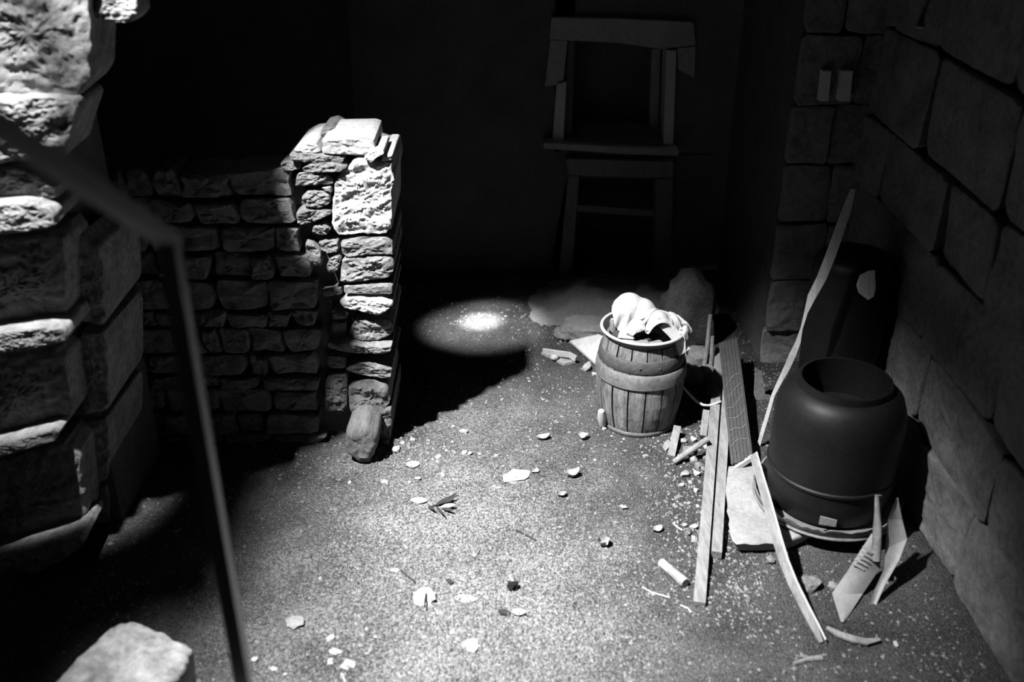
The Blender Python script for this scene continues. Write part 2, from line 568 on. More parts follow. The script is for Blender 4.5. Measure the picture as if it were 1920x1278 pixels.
# near pier of big stones on the left
PY = 3.12
pier = struct(link('wall_left', MB().box((-2.45, PY + 0.42, 2.15), (1.72, 0.5, 4.3)), 'mortar', origin='world'),
              'tall pier of rough stones with lit ledges at the left')
PT = [
    ([(-60, -60), (165, -60), (172, 60), (170, 150), (150, 178), (-60, 178)], 0.00, 0.24, 0.03),
    ([(176, -60), (240, -60), (262, 25), (245, 46), (205, 40), (178, 34)], 0.04, 0.12, 0.03),
    ([(-60, 184), (70, 181), (140, 186), (148, 200), (134, 240), (118, 300), (-60, 308)], -0.06, 0.24, 0.035),
    ([(-60, 314), (40, 312), (106, 345), (112, 372), (-60, 378)], -0.02, 0.24, 0.03),
    ([(-60, 384), (60, 379), (98, 398), (102, 425), (40, 436), (-60, 440)], -0.10, 0.24, 0.025),
    ([(-60, 446), (100, 436), (122, 460), (128, 610), (-60, 622)], 0.02, 0.24, 0.03),
    ([(-60, 632), (80, 612), (118, 616), (126, 640), (60, 656), (-60, 664)], -0.10, 0.24, 0.025),
    ([(-60, 668), (122, 650), (140, 796), (-60, 836)], 0.00, 0.24, 0.025),
    ([(-60, 848), (98, 806), (112, 812), (100, 828), (-60, 872)], -0.12, 0.24, 0.02),
    ([(-60, 878), (146, 822), (162, 1000), (-60, 1056)], -0.02, 0.24, 0.025),
    ([(-60, 1068), (60, 1026), (150, 1003), (160, 1014), (140, 1036), (-60, 1140)], -0.16, 0.24, 0.03),
    ([(-60, 1146), (148, 1044), (176, 1190), (-60, 1340)], -0.04, 0.24, 0.03),
    ([(140, 440), (190, 470), (200, 610), (146, 600)], 0.16, 0.4, 0.03),
    ([(148, 616), (202, 622), (206, 770), (152, 780)], 0.16, 0.4, 0.03),
    ([(158, 790), (206, 782), (204, 900), (164, 910)], 0.16, 0.4, 0.03),
    ([(168, 920), (204, 910), (206, 1040), (172, 1050)], 0.16, 0.4, 0.03),
]
for i, (pts, dy, dep, rg) in enumerate(PT):
    px_stone(pier, 'stone', pts, PY + dy, dep, 'near_stone', 100 + i, 0.006, rg * 0.6, 110, tuple(0.95 - 0.045 * k for k in range(20)), 20, smooth=40)
for k, (xa, xb, za, zb) in enumerate([(-2.3, -1.72, 2.20, 3.0), (-2.3, -1.74, 3.02, 4.28), (-1.70, -1.27, 2.14, 2.45), (-1.74, -1.31, 2.46, 2.85), (-1.74, -1.36, 2.86, 3.3), (-1.74, -1.40, 3.31, 4.28)]):  # unseen upper pier; springer stones shaped to shade the wall's left part
    pts = [Vector((xa, PY + 0.06, za)), Vector((xb, PY + 0.06, za)), Vector((xb - 0.02, PY + 0.06, zb)), Vector((xa, PY + 0.06, zb))]
    link('stone', stone(MB(), pts, NF, 0.4, 0.01, 0.03, 170 + k, 32, (0.9, 0.6, 0.3)), 'near_stone', pier, smooth=30)
# hewn block at its foot
kerb_top = [atz(x, y, 0.30) for x, y in [(60, 1330), (120, 1262), (215, 1172), (262, 1170), (312, 1186), (362, 1214), (350, 1248), (290, 1300)]]
link('stone', stone(MB(), kerb_top, (0, 0, 1), 0.30, 0.006, 0.03, 141, 90, tuple(0.95 - 0.07 * k for k in range(13)), 10), 'near_stone', pier, smooth=True)

# right wall of dressed blocks: a long face, a projecting buttress and a near jamb
right = struct(link('wall_right', MB().box((1.93, 2.0, 2.15), (0.42, 5.6, 4.3)).box((1.66, 5.24, 2.15), (0.72, 1.16, 4.3)), 'mortar', origin='world'),
               'tall wall of big dressed stone blocks along the right side')


def courses(parent, o, du, nrm, length, zs, wmin, wmax, material, seed, depth=0.06):
    r = random.Random(seed)
    o, du, nrm = Vector(o), Vector(du).normalized(), Vector(nrm).normalized()
    for k in range(len(zs) - 1):
        u = -r.uniform(0.0, wmax * 0.5)
        while u < length - 0.02:
            w = r.uniform(wmin, wmax)
            a, b = max(0, u), min(length, u + w)
            u += w
            if b - a < 0.05:
                continue
            g = 0.004
            z0, z1 = zs[k] + g, zs[k + 1] - g
            a, b = a + g, b - g
            j = lambda: r.uniform(-0.008, 0.008)
            out = nrm * (depth + r.uniform(-0.012, 0.015))
            pts = [o + du * a2 + Vector((0, 0, z2)) + out for a2, z2 in
                   ((a + j(), z0 + j()), ((a + b) / 2, z0 + j()), (b + j(), z0 + j()), (b + j(), (z0 + z1) / 2), (b + j(), z1 + j()), ((a + b) / 2, z1 + j()), (a + j(), z1 + j()), (a + j(), (z0 + z1) / 2))]
            link('stone', stone(MB(), pts, nrm, depth, 0.003, 0.022, r.randint(1, 999), 48, (0.95, 0.85, 0.7, 0.55, 0.4, 0.2), 6, edge=0.006, ragged=0.02), material, parent, smooth=40)


ZS = [0.0, 0.34, 0.66, 1.02, 1.34, 1.74, 2.1, 2.5]
courses(right, (1.72, 1.6, 0), (0, 1, 0), (-1, 0, 0), 3.06, ZS, 0.42, 0.75, 'ashlar', 21)
courses(right, (1.30, 4.66, 0), (1, 0, 0), (0, -1, 0), 0.40, [0.0, 0.22, 0.5, 0.80, 1.10, 1.38, 1.7, 2.1], 0.24, 0.40, 'ashlar', 8)
jamb = struct(link('trim_1', MB().box((1.62, 1.78, 2.15), (0.50, 0.36, 4.3)), 'ashlar', origin='world'), 'plain stone jamb close at the right edge')

# back wall and what frames its openings
BY = 5.9
back = struct(link('wall_back', MB().box((-0.75, BY + 0.55, 2.15), (5.3, 0.5, 4.3))
                   .box((-1.37, BY + 0.15, 2.15), (3.2 + 0.26, 0.3, 4.3)), 'plaster', origin='world'), 'dark sooty back wall')


def wall_piece(mb, pts, Y, t):
    a = [aty(x, y, Y) for x, y in pts]
    return mb.quadstrip([[p for p in a], [p + Vector((0, t, 0)) for p in a]])


# masonry around the two openings, real depth 0.3 m
cut = MB()
wall_piece(cut, [(1040, -80), (1420, -80), (1420, 62), (1040, 62)], BY, 0.3)
wall_piece(cut, [(1040, 62), (1068, 62), (1048, 290), (1040, 290)], BY, 0.3)
wall_piece(cut, [(1256, 62), (1420, 62), (1420, 290), (1242, 290)], BY, 0.3)
wall_piece(cut, [(1040, 284), (1420, 290), (1420, 334), (1040, 334)], BY, 0.3)
wall_piece(cut, [(1040, 334), (1084, 334), (1072, 560), (1030, 620)], BY, 0.3)
wall_piece(cut, [(1236, 334), (1420, 334), (1420, 620), (1230, 620)], BY, 0.3)
o = link('masonry', cut, 'plaster', back)
w1 = bpy.data.objects.new('window_1', None); COL.objects.link(w1)
wl = aty(1160, 285, BY); w1.location = wl; PLOC['window_1'] = tuple(wl)
struct(w1, 'small square window recess with pale surround in the back wall')


def wpiece(name, parent, pts, Y, t, material):
    return link(name, wall_piece(MB(), pts, Y, t), material, parent)


wpiece('lintel', w1, [(1034, 34), (1160, 36), (1300, 44), (1304, 84), (1240, 92), (1160, 80), (1030, 74)], BY - 0.05, 0.16, 'window_plaster')
wpiece('surround', w1, [(1032, 76), (1064, 76), (1056, 158), (1022, 162)], BY - 0.04, 0.14, 'window_plaster')
wpiece('surround', w1, [(1270, 90), (1304, 88), (1302, 146), (1272, 130)], BY - 0.04, 0.14, 'window_plaster')
wpiece('jamb', w1, [(1044, 158), (1062, 154), (1056, 266), (1036, 266)], BY - 0.06, 0.18, 'old_paint')
wpiece('jamb', w1, [(1250, 94), (1268, 96), (1262, 272), (1244, 270)], BY - 0.06, 0.18, 'old_paint')
wpiece('sill', w1, [(1020, 268), (1160, 276), (1272, 282), (1272, 292), (1160, 288), (1020, 278)], BY - 0.12, 0.3, 'window_plaster')
wpiece('inner_jamb', w1, [(1222, 92), (1238, 92), (1234, 250), (1218, 248)], BY + 0.16, 0.1, 'window_plaster')
ss = MB().quadstrip([[aty(1056, 272, BY), aty(1244, 280, BY), aty(1240, 232, BY + 0.29), aty(1066, 226, BY + 0.29)],
                     [aty(1056, 282, BY), aty(1244, 290, BY), aty(1240, 244, BY + 0.29), aty(1066, 238, BY + 0.29)]])
link('sloping_sill', ss, 'window_plaster', w1)
d1 = bpy.data.objects.new('door_1', None); COL.objects.link(d1)
dl = aty(1160, 560, BY); d1.location = (dl.x, dl.y, 0.0); PLOC['door_1'] = (dl.x, dl.y, 0.0)
struct(d1, 'low dark opening framed in old timber below the window')
wpiece('post', d1, [(1066, 330), (1086, 330), (1068, 560), (1044, 560)], BY - 0.05, 0.12, 'door_wood')
wpiece('post', d1, [(1230, 336), (1262, 336), (1256, 570), (1226, 570)], BY - 0.05, 0.12, 'door_wood')
wpiece('lintel', d1, [(1062, 298), (1262, 304), (1262, 334), (1066, 328)], BY - 0.06, 0.14, 'door_wood')
wpiece('rail', d1, [(1082, 384), (1226, 394), (1226, 406), (1082, 396)], BY - 0.02, 0.06, 'door_wood')

# the unseen rest of the room: outer left wall, wall behind, vault with two holes
struct(link('wall_outer', MB().box((-3.3, 2.6, 2.15), (0.2, 8.0, 4.3)), 'plaster', origin='world'), 'dark side wall beyond the pier')
struct(link('wall_front', MB().box((0, -1.35, 2.15), (6.8, 0.2, 4.3)), 'plaster', origin='world'), 'dark wall behind the viewer')


def vault(holes, z0, z1, x0, x1, y0, y1):
    xs = sorted({x0, x1, *[h[0] for h in holes], *[h[1] for h in holes]})
    ys = sorted({y0, y1, *[h[2] for h in holes], *[h[3] for h in holes]})
    mb = MB()
    for xa, xb in zip(xs, xs[1:]):
        for ya, yb in zip(ys, ys[1:]):
            if any(h[0] <= xa and xb <= h[1] and h[2] <= ya and yb <= h[3] for h in holes):
                continue
            mb.box(((xa + xb) / 2, (ya + yb) / 2, (z0 + z1) / 2), (xb - xa, yb - ya, z1 - z0))
    return mb


L1, L2 = LIGHT_POS, SHAFT2
struct(link('ceiling', vault([(-1.90, -1.15, 1.66, 2.6), (-1.975, -1.90, 1.66, 1.89), (L2.x - 0.02, L2.x + 0.26, L2.y - 0.1, L2.y + 0.16)],  # unseen hole edges shaped to cut the beam; notch added to light the block
                             4.3, 4.34, -3.4, 2.2, -1.45, 6.7), 'plaster', origin='world'), 'dark ceiling pierced by small holes')
stairs = bpy.data.objects.new('stairs', None); COL.objects.link(stairs); stairs.location = (0.2, 1.0, 0); PLOC['stairs'] = (0.2, 1.0, 0)
struct(stairs, 'stone stairs the viewer stands on')
for k, (ya, yb, zt) in enumerate([(-0.9, 1.05, 0.95), (1.05, 1.62, 0.80), (1.62, 1.80, 0.60), (1.80, 1.98, 0.40), (1.98, 2.16, 0.20)]):
    link('step', MB().box((0.2, (ya + yb) / 2, zt / 2 - 0.02), (1.7, yb - ya - 0.01, zt + 0.04)), 'mid_stone', stairs)

# ------------------------------------------------------------------ handrail
PX, PYY = -0.58, 1.57
hr = thing('handrail', 'grey steel handrail sloping down to a slim upright post at left', 'handrail', (PX, PYY, 0.80))
top = Vector((PX, PYY, 1.885))
link('post', MB().bar([(PX + 0.005, PYY, 0.80), top], 0.030, 0.030, Vector((1, 0, 0))), 'steel', hr)
link('rail', MB().bar([top + Vector((0, 0.028, -0.012)), top + Vector((0, -0.456, 0.315)) * 2.6], 0.028, 0.026, Vector((1, 0, 0))), 'steel', hr)
link('base_plate', MB().box((PX, PYY, 0.806), (0.09, 0.09, 0.012)), 'steel', hr)

# ------------------------------------------------------------------ barrel and what it holds
BC = Vector((0.60, 4.085, 0.0)); BC.z = H(BC.x, BC.y) - 0.004
br = thing('barrel', 'small wooden stave barrel with iron hoops standing on the dirt floor', 'barrel', BC)


def brad(z):
    t = (z - 0.235) / 0.235
    return 0.205 - 0.034 * t * t - 0.006 * (t if t < 0 else 0) ** 2


NS = 16
for k in range(NS):
    a0 = 2 * math.pi * (k + 0.08) / NS
    a1 = 2 * math.pi * (k + 0.985) / NS
    jz = RND.uniform(-0.004, 0.006)
    zz = [0.0, 0.05, 0.11, 0.17, 0.235, 0.3, 0.36, 0.42, 0.462 + jz]
    jr = RND.uniform(-0.0018, 0.0018)
    prof = [(brad(q) + jr, q) for q in zz] + [(brad(q) - 0.018, q) for q in reversed(zz)]
    rows = [[BC + Vector((r * math.cos(a), r * math.sin(a), q)) for r, q in prof] for a in [a0 + (a1 - a0) * t / 4 for t in range(5)]]
    link('stave', MB().quadstrip(rows), 'stave', br)


def hoop(z0, z1, material, ext=0.005, name='hoop'):
    zs = [z0, z0 + 0.004, (z0 + z1) / 2, z1 - 0.004, z1]
    ex = [ext * 0.4, ext, ext * 1.15, ext, ext * 0.4]
    prof = [(brad(q) + e, q) for q, e in zip(zs, ex)] + [(brad(q) - 0.002, q) for q in reversed(zs)]
    prof.append(prof[0])
    return link(name, MB().lathe(prof, BC, 64), material, br, smooth=True)


hp = hoop(0.352, 0.408, 'hoop')
hoop(0.272, 0.344, 'pale_hoop', 0.008)
hoop(0.0, 0.030, 'pale_hoop', 0.007)
link('hoop_rivet', MB().rock(BC + Vector((-0.03, -brad(.38) - 0.006, 0.382)), (0.006, 0.004, 0.006), 3, 1, 0.05), 'hoop', hp)
link('hoop_rivet', MB().rock(BC + Vector((0.06, -brad(.38) + 0.004, 0.376)), (0.006, 0.004, 0.006), 4, 1, 0.05), 'hoop', hp)
link('bottom_board', MB().lathe([(0.0, 0.03), (0.15, 0.03), (0.15, 0.05), (0.0, 0.05)], BC, 32), 'dark_wood', br)

BT = BC + Vector((0, 0, 0.478))
bs = thing('basin', 'dark enamel basin with a pale rolled rim sitting on the barrel', 'basin', BT + Vector((0, 0, -0.06)))
link('bowl', MB().lathe([(0.0, -0.058), (0.12, -0.056), (0.165, -0.03), (0.186, 0.018), (0.180, 0.018), (0.158, -0.022), (0.115, -0.048), (0.0, -0.050)], BT, 56), 'enamel_dark', bs, smooth=True)
rim = [(0.189 + 0.008 * math.cos(t), 0.020 + 0.007 * math.sin(t)) for t in [2 * math.pi * i / 10 for i in range(11)]]
link('rim', MB().lathe(rim, BT, 64), 'enamel', bs, smooth=True)
for i, (dx, dy, sx, sy, sz, rz, mt) in enumerate([
        (-0.115, 0.045, 0.075, 0.035, 0.05, 0.7, 'wood'), (-0.075, -0.085, 0.06, 0.045, 0.03, -0.3, 'pale_wood'),
        (-0.02, -0.11, 0.07, 0.04, 0.03, 0.2, 'wood'), (-0.115, -0.02, 0.05, 0.04, 0.03, 0.9, 'dark_wood'),
        (0.045, -0.115, 0.06, 0.035, 0.03, 0.35, 'grey_chip'), (-0.05, -0.03, 0.08, 0.05, 0.03, -0.5, 'wood'),
        (0.03, -0.05, 0.09, 0.06, 0.03, 0.4, 'dark_wood')]):
    c = BT + Vector((dx, dy, -0.02 + (0.016 if i == 0 else 0)))
    mb = stone(MB(), [c + Matrix.Rotation(rz, 3, 'Z') @ Vector((a * sx / 2, b * sy / 2, sz / 2)) for a, b in ((-1, -1), (1, -1), (1, 1), (-1, 1))], (0, 0, 1), sz, 0.002, 0.004, i + 300, 16, (0.9, 0.4), 40, edge=0.004)
    if i == 0:
        for v in mb.v:
            v.z += (v.x - c.x) * -0.35
    lab = ['wood block tilted against the far left rim inside the basin', 'palest wood block nearest the front left rim in the basin',
           'greyish wood block at the front middle of the basin', 'dark wood scrap beside the left rim in the basin',
           'grey stony lump at the front right of the basin', 'flat grey wood scrap in the middle of the basin',
           'dark wood scrap under the white cloth in the basin'][i]
    tag(link(['wood_block', 'wood_block', 'wood_block', 'wood_scrap', 'stone_lump', 'wood_scrap', 'wood_scrap'][i], mb, mt), lab, 'wood scrap' if i != 4 else 'stone', 'scraps in the basin')


# crumpled white cloth: a sheet let fall over a soft bundle, settled by a small cloth solver
def drape():
    n, m = 84, 72
    W_, L_ = 0.60, 0.42
    rg = np.random.default_rng(8)
    u, v = np.meshgrid(np.linspace(0, 1, n), np.linspace(0, 1, m), indexing='ij')
    cx, cy = 0.625, 4.10
    X = np.empty((n, m, 3))
    # gathered start: the sheet is squeezed into two thirds of its size, so it must fold
    X[..., 0] = cx + (u - 0.42) * 0.31 + 0.012 * np.sin(v * 23 + 2 * u)
    X[..., 1] = cy + (v - 0.5) * 0.19 + 0.012 * np.sin(u * 29 + 3 * v)
    X[..., 2] = 0.69 + 0.026 * np.sin(u * 37 + v * 15) + 0.024 * np.sin(v * 41 - u * 23) + rg.normal(0, 0.002, (n, m)) - 0.06 * np.maximum(0, u - 0.6)
    P = X.copy()
    hx, hy = W_ / (n - 1), L_ / (m - 1)
    hd = math.hypot(hx, hy)
    balls = [((0.535, 4.12, 0.572), 0.068), ((0.59, 4.11, 0.550), 0.068), ((0.650, 4.05, 0.525), 0.062), ((0.660, 3.995, 0.520), 0.050),
             ((0.485, 4.10, 0.560), 0.034), ((0.72, 4.08, 0.505), 0.05), ((0.56, 4.02, 0.515), 0.040)]
    bc, zt_ = np.array([BC.x, BC.y]), BT.z

    def pairs(di, dj):
        I, J = np.meshgrid(np.arange(n), np.arange(m), indexing='ij')
        ok = (I + di < n) & (J + dj < m) & (J + dj >= 0)
        out = []
        par = (I // max(1, di)) % 2 if di else (J // max(1, abs(dj))) % 2
        for q in (0, 1):
            k = ok & (par == q)
            out.append((I[k] * m + J[k], (I[k] + di) * m + J[k] + dj))
        return out
    cons = []
    for di, dj, r, kf in ((1, 0, hx, 1.0), (0, 1, hy, 1.0), (1, 1, hd, 0.6), (1, -1, hd, 0.6), (3, 0, 3 * hx, 0.05), (0, 3, 3 * hy, 0.05)):
        for a_, b_ in pairs(di, dj):
            cons.append((a_, b_, r, kf))
    Xf, Pf = X.reshape(-1, 3), P.reshape(-1, 3)
    for step in range(75):
        vel = (Xf - Pf) * 0.93
        sp_ = np.linalg.norm(vel, axis=1, keepdims=True)
        vel *= np.minimum(1, 0.008 / np.maximum(sp_, 1e-9))
        Pf[:] = Xf
        Xf += vel
        Xf[:, 2] -= 0.0007
        for it in range(7):
            for a_, b_, r, kf in cons:
                d = Xf[b_] - Xf[a_]
                ln = np.linalg.norm(d, axis=1, keepdims=True)
                c_ = d * (0.5 * kf * (1 - r / np.maximum(ln, 1e-9)))
                Xf[a_] += c_
                Xf[b_] -= c_
            hit = np.zeros(len(Xf), bool)
            for c_, r in balls:
                d = Xf - np.array(c_)
                ln = np.linalg.norm(d, axis=1)
                k = ln < r
                Xf[k] = np.array(c_) + d[k] / ln[k, None] * r
                hit |= k
            q = Xf[:, :2] - bc
            rad = np.linalg.norm(q, axis=1)
            k = (rad < 0.182) & (Xf[:, 2] < zt_ + 0.006)
            Xf[k, 2] = zt_ + 0.006
            hit |= k
            k2 = (rad >= 0.182) & (rad < 0.199) & (Xf[:, 2] < zt_ + 0.031) & (Xf[:, 2] > zt_ + 0.004)
            Xf[k2, 2] = zt_ + 0.031
            hit |= k2
            k3 = (rad < 0.212) & (Xf[:, 2] <= zt_ + 0.004) & (rad >= 0.182)
            Xf[k3, :2] = bc + q[k3] / rad[k3, None] * 0.212
            hit |= k3
            Pf[hit] += (Xf[hit] - Pf[hit]) * 0.9
    mb = MB()
    mb.v = [Vector(p) for p in Xf]
    for i in range(n - 1):
        for j in range(m - 1):
            a_ = i * m + j
            mb.f.append((a_, a_ + m, a_ + m + 1, a_ + 1))
    return mb


cl = thing('cloth_bundle', 'crumpled white cloth heaped on the basin with tails hanging off the right', 'cloth', BT + Vector((0, 0, 0.01)))
co = link('draped_sheet', drape(), 'cloth', cl, smooth=170)
sb = co.modifiers.new('subdivision', 'SUBSURF'); sb.levels = 1; sb.render_levels = 1
sd_ = co.modifiers.new('thickness', 'SOLIDIFY'); sd_.thickness = 0.003; sd_.offset = 0
for pts, w in (([(1244, 606, 4.0), (1262, 624, 3.99), (1274, 642, 3.975), (1284, 660, 3.97)], (0.05, 0.05, 0.04, 0.06)),):
    link('tail', MB().bar([aty(x, y, Y) for x, y, Y in pts], list(w), 0.006, Vector((1, 0.3, 0.3))), 'cloth', cl)

# ------------------------------------------------------------------ drum, tub, slab, demijohn on the right
DC = Vector((1.29, 3.36, 0.0)); DC.z = H(DC.x, DC.y)
sl = [fl(x, y, 0.045) for x, y in [(1354, 880), (1356, 900), (1364, 965), (1373, 1022), (1392, 1024), (1440, 1022), (1484, 1018), (1560, 980), (1540, 880), (1440, 872), (1390, 874)]]
zt = max(p.z for p in sl)
sl = [Vector((p.x, p.y, zt)) for p in sl]
tag(link('stone_slab', stone(MB(), sl, (0, 0, 1), 0.05, 0.003, 0.007, 400, 64, (0.97, 0.9, 0.75, 0.5, 0.25), 9, edge=0.006), 'slab', smooth=True),
    'pale flat stone slab lying beside the dark drum', 'slab')
TZ = zt + 0.004
tub = thing('tub', 'low broken metal tub with ragged rim holding the dark drum', 'tub', (DC.x, DC.y, TZ))
TC = Vector((DC.x, DC.y, TZ))


def ragged(a, r, zz):
    if zz < 0.03:
        return 0.0
    return 0.018 * noise.noise(Vector((math.cos(a) * 4, math.sin(a) * 4, 2))) + 0.02 * noise.noise(Vector((math.cos(a) * 11, math.sin(a) * 11, 5)))


link('tub_wall', MB().lathe([(0.0, 0.0), (0.265, 0.0), (0.285, 0.012), (0.296, 0.055), (0.290, 0.055), (0.278, 0.016), (0.0, 0.008)], TC, 90, wob=ragged), 'tub', tub, smooth=True)
bead = [(0.288 + 0.007 * math.cos(t), 0.014 + 0.007 * math.sin(t)) for t in [2 * math.pi * i / 8 for i in range(9)]]
link('bead', MB().lathe(bead, TC, 64), 'tub', tub, smooth=True)
DZ = Vector((DC.x, DC.y, TZ + 0.012))
dr = thing('drum', 'big dark plastic drum with rounded shoulder standing in the tub', 'drum', DZ)
link('body', MB().lathe([(0.0, 0.0), (0.215, 0.0), (0.235, 0.02), (0.246, 0.10), (0.250, 0.22), (0.250, 0.38), (0.244, 0.44), (0.225, 0.495), (0.195, 0.525), (0.180, 0.530), (0.176, 0.556), (0.165, 0.556), (0.165, 0.40), (0.0, 0.39)], DZ, 72), 'drum', dr, smooth=True)
link('ridge', MB().lathe([(0.248, 0.16), (0.255, 0.165), (0.255, 0.175), (0.248, 0.18)], DZ, 72), 'drum', dr, smooth=True)
# pale patch stuck at its foot
pa = [(DZ + Vector((0.262 * math.cos(a), 0.262 * math.sin(a), zz))) for a, zz in ((4.32, 0.045), (4.56, 0.045), (4.56, 0.075), (4.32, 0.082))]
link('foot_patch', MB().poly(pa, 0.006, (math.cos(4.44), math.sin(4.44), 0)), 'wood', dr)

JC = Vector((1.478, 3.98, 0.0)); JC.z = H(JC.x, JC.y)
jj = thing('dark_churn', 'dark round-topped churn with a torn pale label behind the drum', 'churn', JC)
JP = [(0.0, 0.0), (0.14, 0.0), (0.155, 0.03), (0.162, 0.14), (0.168, 0.28), (0.172, 0.45), (0.172, 0.80), (0.166, 0.835), (0.145, 0.86), (0.10, 0.872), (0.0, 0.875)]
link('belly', MB().lathe(JP, JC, 60), 'drum', jj, smooth=True)
lc = aty(1626, 535, 3.78)
la = math.atan2(lc.y - JC.y, lc.x - JC.x)
lp = []
for x, y in [(1606, 533), (1612, 516), (1628, 508), (1640, 507), (1642, 540), (1638, 556), (1628, 562), (1610, 548)]:
    r = ray(x, y)
    # meet the belly cylinder
    ox, oy = -JC.x, -JC.y
    A = r.x ** 2 + r.y ** 2; B = 2 * (ox * r.x + oy * r.y); C = ox * ox + oy * oy - 0.175 ** 2
    dsc = max(0.0, B * B - 4 * A * C)
    t = (-B - math.sqrt(dsc)) / (2 * A)
    lp.append(Vector((0, 0, CAM_H)) + r * t)
lcn = sum(lp, Vector()) / len(lp)
link('label_scrap', MB().poly(lp, 0.004, (lcn.x - JC.x, lcn.y - JC.y, 0.25)), 'label', jj)

# ------------------------------------------------------------------ laths, battens and boards along the right
def two_way(pxs, ys, frac=None):
    return [aty(x, y, Y) for (x, y), Y in zip(pxs, ys)]


e0, e1 = fl(1311, 1132, 0.012), fl(1349, 655, 0.10)
tag(link('batten', MB().bar([e0, e0.lerp(e1, 0.5), e1], 0.044, 0.020, Vector((1, 0, 0))), 'wood'),
    'longest pale wooden batten on the floor, reaching nearest the viewer', 'batten', 'battens beside the barrel')
e0, e1 = fl(1343, 1040, 0.022), fl(1368, 650, 0.11)
tag(link('batten', MB().bar([e0, e0.lerp(e1, 0.5), e1], 0.040, 0.034, Vector((1, 0, 0))), 'wood'),
    'shorter wooden batten lying along the right of the longest one', 'batten', 'battens beside the barrel')
e0, e1 = aty(1322, 868, 3.82), aty(1348, 690, 4.5)
tag(link('board', MB().bar([e0, e1], 0.085, 0.018, Vector((1, 0, 0.1))), 'wood'),
    'short grey board lying under the battens beside the barrel', 'board')
e0, e1 = aty(1392, 866, 3.60), aty(1366, 640, 4.5)
cb_ = thing('grooved_board', 'narrow grooved board with pale wavy scribbles propped among battens', 'board', (e0.x, e0.y, 0.03))
sd = Vector((1, 0.15, 0.45)).normalized()
plk = link('plank', MB().bar([e0, e0.lerp(e1, 0.5), e1], 0.098, 0.014, sd), 'dark_wood', cb_)
tdir = (e1 - e0).normalized()
upn = sd.cross(tdir).normalized()
if upn.z < 0:
    upn = -upn
for k in range(6):
    s = (-0.042 + 0.0168 * k)
    link('rib', MB().bar([e0 + sd * s + upn * 0.009, e1 + sd * s + upn * 0.009], 0.007, 0.006, sd), 'hoop', plk)
for k in range(6):
    c0 = e0.lerp(e1, 0.12 + 0.10 * k)
    path = [c0 + sd * (-0.040 + 0.016 * q) + upn * 0.0135 + tdir * (0.020 * math.sin(q * 0.9 + k) + 0.006 * q) for q in range(6)]
    link('scribble', MB().tube(path, 0.0010, 5), 'grey_chip', plk)
link('end_strip', MB().bar([e0 - sd * 0.052 - tdir * 0.004 - Vector((0, 0, 0.02)), e0 + sd * 0.05 - tdir * 0.004 + Vector((0, 0, 0.006))], 0.020, 0.016, upn), 'pale_wood', cb_)

pth = [(1412, 852), (1424, 895), (1436, 935), (1447, 975), (1458, 1015), (1470, 1055), (1486, 1095), (1508, 1140), (1526, 1175), (1540, 1204)]
fin = fl(1540, 1204, 0.006)
pts = [atz(x, y, q) for (x, y), q in zip(pth, (0.17, 0.185, 0.19, 0.185, 0.165, 0.13, 0.095, 0.055, 0.03, fin.z))]
bt = thing('bent_lath', 'long thin bent lath bowing down to the floor near the viewer', 'lath', (fin.x, fin.y, H(fin.x, fin.y)))
sides = [Vector((1, 0.1, 0.9 - 0.9 * k / 9)) for k in range(10)]
link('strip', MB().bar(pts, [0.030, 0.030, 0.032, 0.034, 0.034, 0.032, 0.030, 0.028, 0.026, 0.014], 0.006, sides), 'wood', bt)
link('edge_bead', MB().tube([p + Vector((0.014, 0, 0.012)) for p in pts], 0.004, 6), 'pale_wood', bt)

# twisted strip leaning on the buttress
tp = [(1600, 354), (1588, 392), (1573, 435), (1557, 480), (1540, 522), (1522, 556), (1512, 585), (1504, 615), (1497, 640), (1486, 665), (1476, 688), (1462, 715), (1450, 740), (1440, 775), (1428, 815), (1423, 834)]
ft = fl(1423, 834, 0.004)
n = len(tp)
tpts = [aty(x, y, 3.74 + (ft.y - 3.74) * max(0.0, (k - 6) / (n - 7))) for k, (x, y) in enumerate(tp)]
wd = [0.018, 0.034, 0.038, 0.040, 0.038, 0.034, 0.020, 0.014, 0.022, 0.028, 0.026, 0.020, 0.016, 0.018, 0.018, 0.016]
ang = [0.0, 0, 0, 0.05, 0.2, 0.6, 1.15, 1.25, 0.7, 0.4, 0.4, 0.6, 0.8, 0.8, 0.8, 0.8]
sds = [Vector((math.cos(a), -math.sin(a) * 0.9, 0.25)) for a in ang]
tag(link('twisted_strip', MB().bar(tpts, wd, 0.005, sds), 'pale_wood'), 'tall twisted pale strip leaning up against the right wall', 'strip')
pb = [aty(x, y, 4.22) for x, y in [(1417, 690), (1428, 696), (1434, 738), (1452, 744), (1438, 800), (1424, 828), (1418, 800), (1414, 740)]]
tag(link('pale_board', MB().poly(pb, 0.02, (0, -1, 0.2)), 'wood'), 'ragged pale board scrap standing behind the foot of the twisted strip', 'board')

# flat shovel and bent plate by the right wall
g0 = fl(1578, 1166, 0.004)
sh = thing('shovel', 'flat-bladed shovel with a stub handle leaning beside the drum', 'shovel', (g0.x, g0.y, H(g0.x, g0.y)))


def plate(mb, L, R, thick, bow, nrm, nv_=8):
    rows = []
    nrm = Vector(nrm).normalized()
    for a, b in zip(L, R):
        top_ = []
        for k in range(nv_ + 1):
            t = k / nv_
            top_.append(a.lerp(b, t) + nrm * bow * math.sin(math.pi * t))
        rows.append(top_ + [p - nrm * thick for p in reversed(top_)])
    return mb.quadstrip(rows)


